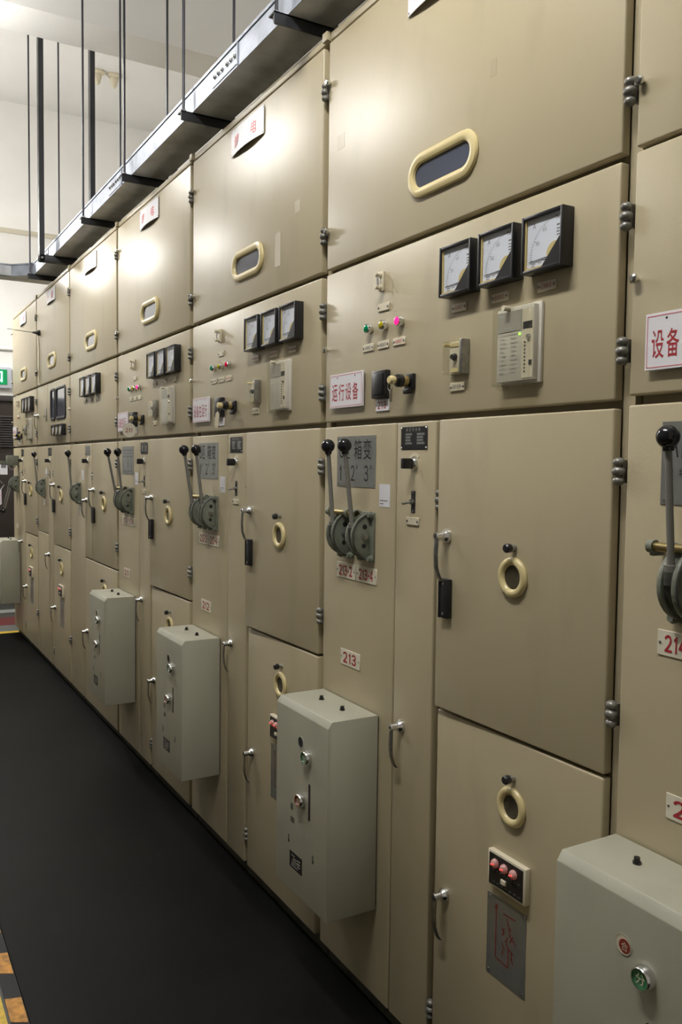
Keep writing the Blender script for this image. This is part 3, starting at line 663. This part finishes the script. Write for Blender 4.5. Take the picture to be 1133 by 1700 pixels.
    if k == 5:
        for (x0, x1) in ((.508, .640), (.686, .962)):
            f = part('window_frame', MB().tube([(px, -.002, pz) for px, pz in ((x0+.02, 1.749), (x1-.02, 1.749), (x1-.006, 1.755), (x1, 1.769), (x1, 1.927), (x1-.006, 1.941), (x1-.02, 1.947), (x0+.02, 1.947), (x0+.006, 1.941), (x0, 1.927), (x0, 1.769), (x0+.006, 1.755))], .010, 8, True, ry=.007), BLACK)
            obj('window_pane', MB().box(x0, x1, -.001, 0, 1.75, 1.946).mesh('window_pane', GLASSD), f)
        for j in range(3): ammeter(r, .637+.111*j, 1.655+zo, .106, .072, True); small_label(r, .69+.111*j, 1.638+zo)
        lever_handle(r, .040, 1.816+zo); q = part('slot_plate', MB().box(.315, .352, -.004, 0, 1.765+zo, 1.86+zo, .002), STEEL)
        obj('toggle', MB().cyl((.333, -.004, 1.80+zo), (.333, -.02, 1.80+zo), .006, n=10).mesh('toggle', CHROME), q)
    # mechanism panel
    if k in (0, 1, 2, 3):
        lever_set(r, .143, Zt(1.300), yb={2: -.086, 3: -.092}.get(k, -.068)); lever_set(r, .247, Zt(1.300), yb={2: -.076, 3: -.070}.get(k, -.077)); cross_shaft(r, .080, .236, Zt(1.358))
        w2 = .1035
        tag_plate(r, .081, .081+w2, Zt(1.174), Zt(1.217), num+'-2'); tag_plate(r, .188, .188+w2, Zt(1.174), Zt(1.217), num+'-4')
        tag_plate(r, .109, .213, Zt(.933 if k == 1 else .903 if k == 0 else .915), Zt(.977 if k == 1 else .946 if k == 0 else .958), num)
        zone = {0: 'A', 1: 'C', 2: 'B'}.get(k)
        rows = [(zone, .012, .078, .022, .047, .0, .006), ('区', .040, .076, .030, .050, 0, 0), ('箱变', .092, .074, .040, .054, 0, .008),
                ('1', .013, .016, .022, .042, 0, 0), ('2', .076, .016, .020, .042, 0, 0), ('3', .146, .016, .020, .042, 0, 0),
                ('#', .036, .046, .010, .014, 0, 0), ('#', .103, .046, .010, .014, 0, 0), ('#', .173, .046, .010, .014, 0, 0)] if zone else None
        name_board(r, .077, Zt(1.427), .201, .137, rows)
    elif k in (4, 5):
        lever_set(r, .247, Zt(1.300), yb=-.070); tag_plate(r, .205, .275, Zt(1.174), Zt(1.217), '')
    else:
        lever_set(r, .143, Zt(1.300), True); lever_set(r, .247, Zt(1.300), True); tag_plate(r, .12, .26, Zt(.93), Zt(.965), '')
        bk = part('interlock_device', MB().box(.19, .27, -.09, 0, Zt(1.45), Zt(1.53), .006).box(.205, .225, -.22, -.08, Zt(1.455), Zt(1.485), .004), CAST)
        obj('link_arm', MB().tube([(.215, -.21, Zt(1.47)), (.215, -.19, Zt(1.36)), (.2, -.12, Zt(1.30))], .008, 8).mesh('link_arm', CAST), bk)
        obj('shackle', MB().tube([(.262, -.085 - .0*i, Zt(1.45)-.03*math.sin(PI*i/8)) if False else (.262, -.085+.06*i/8, Zt(1.45)-.035*math.sin(PI*i/8)) for i in range(9)], .004, 6).mesh('shackle', STEEL), bk)
    if k in (1, 2, 3, 4, 5, 0):
        stx = part('sticker', MB().box(.297, .347, -.0008, 0, Zt(1.380), Zt(1.438)), PAPER)
        for q in ((.302, .338, 1.375, 1.377), (.302, .318, 1.367, 1.369)): obj('printed_line', marks_mesh([q], GINK, -.0012), stx)
    # narrow door
    rating_plate(r, .395, Zt(1.525), pale=(k == 4)); turn_switch(r, .4525, Zt(1.491))
    if k not in (4,):
        slot_switch(r, .451, Zt(1.3985)); small_label(r, .4515, Zt(1.352), None)
    lever_handle(r, .413 if k != 4 else .420, Zt(.838 if k != 4 else 1.263))
    # middle and lower doors
    lever_handle(r, .600, Zt(1.328)).location.y = md(.600)
    ph = part('pull_handle', MB().box(-.016, .016, -.014, 0, -.045, .045, .003).box(-.0170, -.011, -.016, 0, -.045, .045, .002), BLACK, (.607, md(.607), Zt(1.187)))
    for zz in (-.034, .034): obj('screw', shared('pull_screw', lambda b: b.cyl((0, -.014, 0), (0, -.0152, 0), .0035, n=10), STEEL), ph, (0, 0, zz))
    view_ring(r, .822, Zt(1.2605), md(.822)); view_ring(r, .829, Zt(.7824))
    if k != 4:
        indicator_panel(r, .772, Zt(.600))
        mimic_plate(r, .758, Zt(.396))
    lever_handle(r, .606 if k != 4 else .43, Zt(.495))
    for (x0, x1, z0, z1, y) in {1: ((.707, .727, 2.300, 2.334, 0), (.055, .095, 2.35, 2.39, 0)), 2: ((.757, .797, 2.11, 2.215, 0), (.895, .930, 2.245, 2.279, 0))}.get(k, ()):
        part('tape_residue', MB().box(x0, x1, y-.0004, y+.0002, Zt(z0), Zt(z1)), RESID)
    return r
for k in range(7): cabinet(k)

# ------------------------------------------------------------------ operating mechanism boxes on the panels
BOX_LABEL = {0: 'grey-green operating box on cabinet 214 with a red disc in its round hole', 1: 'grey-green operating box on the cabinet whose board shows a C-zone, under the 213 plate',
             2: 'grey-green operating box on the cabinet with the B-zone board, under the 212 plate', 3: 'grey-green operating box on the cabinet with the round key tag, under the 211 plate', 6: 'grey-green steel operating box on the cabinet at the end of the row'}
def mech_box(k, x0=.016, x1=.313, zt=.839, zb=.321, dp=.148):
    zt, zb = Zt(zt), Zt(zb)
    h = zt-zb; w = x1-x0
    r = empty('operating_box', (-W*k+x0, -.004, zb)); tag(r, BOX_LABEL[k], 'control box', 'operating boxes on the cabinets')
    prof = [(0, 0), (-dp, 0), (-dp, h-.017), (-dp+.012, h), (0, h)]
    obj('case', MB().prism(prof, 'x', 0, w, .0015).mesh('case', GREY), r)
    obj('back_plate', MB().box(.004, w-.004, 0, .0035, .01, h-.005).mesh('back_plate', BLACKM), r)
    y = -dp-.0006
    hx, hz = .148, .426
    rim = obj('indicator_hole', MB().lathe([(.0165, 0), (.0165, -.0012), (.0142, -.0012), (.0142, 0)], 'y', n=24).mesh('indicator_hole', GREY), r, (hx, -dp, hz))
    obj('state_disc', MB().cyl((0, -.0008, 0), (0, 0, 0), .0142, n=24).mesh('state_disc', BLACKM if k else CREAMW), rim)
    if k == 0:
        obj('red_disc', MB().cyl((.003, -.0012, -.002), (.003, -.0008, -.002), .0112, n=24).mesh('red_disc', REDB), rim)
        obj('lettering', letter_mesh([('合', -.0035, -.009, .013, .014, 0, 0)], CREAMW, -.0015), rim)
    for (bx, bz, m, ch) in ((.193, .398, GREENB, '分'), (.160, .273, REDB, '合')):
        b = obj('push_button', shared('btn_ring', lambda b: b.lathe([(.0185, 0), (.0195, -.004), (.0180, -.014), (.0165, -.016), (.0150, -.016), (.0150, -.010)], 'y', n=24), CHROME), r, (bx, -dp, bz))
        obj('button_cap', shared('btn_cap', lambda b: b.lathe([(.0150, -.010), (.0150, -.0125), (.0006, -.013)], 'y', n=24), m), b)
        obj('lettering', letter_mesh([(ch, -.0085, -.0085, .017, .017, 0, 0)], CREAMW, -.0137), b)
    P = stadium(.099, .011, 8)
    obj('slot', MB().prism([(p[1], p[0]) for p in P], 'y', -.0006, 0).mesh('slot', INK), r, (.200, -dp, .2795))
    for (bx, bz, sx, sz) in ((.098, .234, .006, .009), (.103, .199, .010, .007)): obj('small_label', MB().box(-sx, sx, -.0008, 0, -sz, sz).mesh('small_label', CASTD), r, (bx, -dp, bz))
    for (bx, bz) in ((.081, .138), (.223, .135)): obj('keyhole', MB().cyl((0, -.0006, -.006), (0, 0, -.006), .0042, n=10).box(-.0016, .0016, -.0006, 0, -.005, .012).mesh('keyhole', INK), r, (bx, -dp, bz))
    npl = obj('nameplate', MB().box(-.036, .036, -.001, 0, -.022, .022).mesh('nameplate', BLACK), r, (.125, -dp, .088))
    obj('print', marks_mesh([(-.026+((j*31) % 4)*.004, -.004+((j*17) % 5)*.006, .012-j*.007, .0145-j*.007) for j in range(5)] + [(.010, .028, .008-j*.008, .011-j*.008) for j in range(3)], LINK, -.0014), npl)
    for (bx, by) in ((.099, -.060), (.214, -.060)): obj('top_bolt', shared('box_bolt', lambda b: b.cyl((0, 0, 0), (0, 0, .004), .0072, n=12).cyl((0, 0, .004), (0, 0, .011), .0052, n=10), BLACK), r, (bx, by, h))
    return r
mech_box(0, x0=.007, x1=.307, zt=.836, dp=.142); mech_box(1); mech_box(2); mech_box(3); mech_box(6)

# ------------------------------------------------------------------ signs, keys and other loose things
def hung_sign(k, x0, z0, w, h, txt, label, tilt=0.0):
    r = empty('warning_sign', (-W*k+x0, -.0045, Zt(z0))); tag(r, label, 'sign', 'white signs hung on the instrument doors')
    obj('board', MB().box(0, w, -.006, 0, 0, h, .0006, 1).mesh('board', WHITE), r, (0, 0, 0), (0, tilt, 0))
    e = .004
    obj('border', marks_mesh([(e, w-e, e, e+.0013), (e, w-e, h-e-.0013, h-e), (e, e+.0013, e, h-e), (w-e-.0013, w-e, e, h-e)], REDF, -.0064), r, (0, 0, 0), (0, tilt, 0))
    n = len(txt); cw = (w-.028)/n
    obj('lettering', letter_mesh([(txt, .014, h*.20, cw*.82, h*.50, .006, cw*.18)], RED, -.0064), r, (0, 0, 0), (0, tilt, 0))
    for xx in (w*.24, w*.78): obj('hanging_hole', MB().cyl((xx, -.0064, h*.89), (xx, -.006, h*.89), .0022, n=10).mesh('hanging_hole', INK), r, (0, 0, 0), (0, tilt, 0))
    for xx in (w*.24, w*.78): obj('magnet', MB().cyl((xx, 0, h*.82), (xx, .0042, h*.82), .006, n=10).mesh('magnet', STEEL), r)
hung_sign(0, .043, 1.650, .178, .094, '设备在运行', 'white sign with red characters hung on the instrument door of cabinet 214')
hung_sign(1, .046, 1.642, .176, .093, '运行设备', 'white sign with four red characters hung on the instrument door of cabinet 213')
hung_sign(2, .030, 1.644, .176, .093, '设备在运行', 'white sign with five red characters on cabinet 212 beside its key lock')
hung_sign(3, .030, 1.640, .176, .093, '设备在运行', 'white sign with red characters on cabinet 211, partly behind a round key tag')
hung_sign(6, .050, 1.675, .170, .093, '设备在运行', 'small white sign on the instrument door of the cabinet at the end of the row')
def key_tag(k, x, z, kind, label):
    r = empty('key_ring', (-W*k+x, -.058, Zt(z))); tag(r, label, 'key ring')
    n = 20; R = .013
    obj('ring', MB().tube([(R*math.sin(2*PI*i/n), -.002 + .002*math.cos(2*PI*i/n), -R+R*math.cos(2*PI*i/n)) for i in range(n)], .0010, 6, True).mesh('ring', CHROME), r)
    if kind == 'key': obj('key', MB().box(-.001, .001, -.006, .002, -.052, -.024, .0004, 1).mesh('key', STEEL), r)
    if kind == 'fob': obj('fob', MB().prism([(-.009, -.070), (-.005, -.080), (.005, -.080), (.009, -.070), (.008, -.030), (0, -.022), (-.008, -.030)], 'y', -.006, -.003).mesh('fob', CREAMW), r, (-.006, 0, 0), (0, .08, .5))
    if kind == 'disc':
        d = obj('tag_disc', MB().cyl((0, -.004, -.056), (0, -.0065, -.056), .033, n=28).mesh('tag_disc', WHITEO), r, (.006, -.008, 0), (0, 0, .85))
        obj('lettering', letter_mesh([('211', -.018, -.066, .013, .020, .012, .003)], RED, -.007), d)
key_tag(1, .4355, 1.690, 'key', 'thin steel split ring hanging from the key lock of cabinet 213')
key_tag(2, .4350, 1.690, 'fob', 'cream key fob on a ring hanging from the key lock of cabinet 212')
key_tag(3, .4350, 1.690, 'disc', 'round white key tag reading 211 hanging from a key lock')
# paper tag hung on the lowered levers of the last cabinet
r = empty('hanging_card', (-6.6+.195, -.135, Zt(1.125))); tag(r, 'white card with red print hanging on the lowered levers of the end cabinet', 'card')
obj('card', MB().box(-.075, .075, -.002, 0, 0, .125).mesh('card', PAPER), r, (0, 0, 0), (0, -.12, 0))
obj('print', marks_mesh([(-.05, .05, .09-j*.02, .096-j*.02) for j in range(4)], REDF, -.0024), r, (0, 0, 0), (0, -.12, 0))
obj('string', MB().tube([(-.02, 0, .12), (0, .03, .165), (.02, 0, .12)], .0015, 6).mesh('string', WHITE), r)
# magnetic antenna on the far cabinets
r = empty('antenna', (-5.5+.115, -.001, Zt(2.405))); tag(r, 'small black magnetic aerial sticking out of a far upper door', 'antenna')
obj('magnet_base', MB().lathe([(.020, 0), (.020, -.010), (.014, -.016), (.008, -.03), (.006, -.05)], 'y', n=18).mesh('magnet_base', BLACK), r)
obj('whip', MB().cyl((0, -.045, 0), (0, -.22, .012), .0028, .0018, n=8).mesh('whip', STEEL), r)
obj('cable', MB().tube([(0, -.008, -.015), (.004, -.004, -.12), (-.004, -.004, -.26), (.004, -.004, -.35), (.03, -.003, -.372)], .0035, 6).mesh('cable', BEIGE_F), r)
bpy.data.objects.remove(_fo)
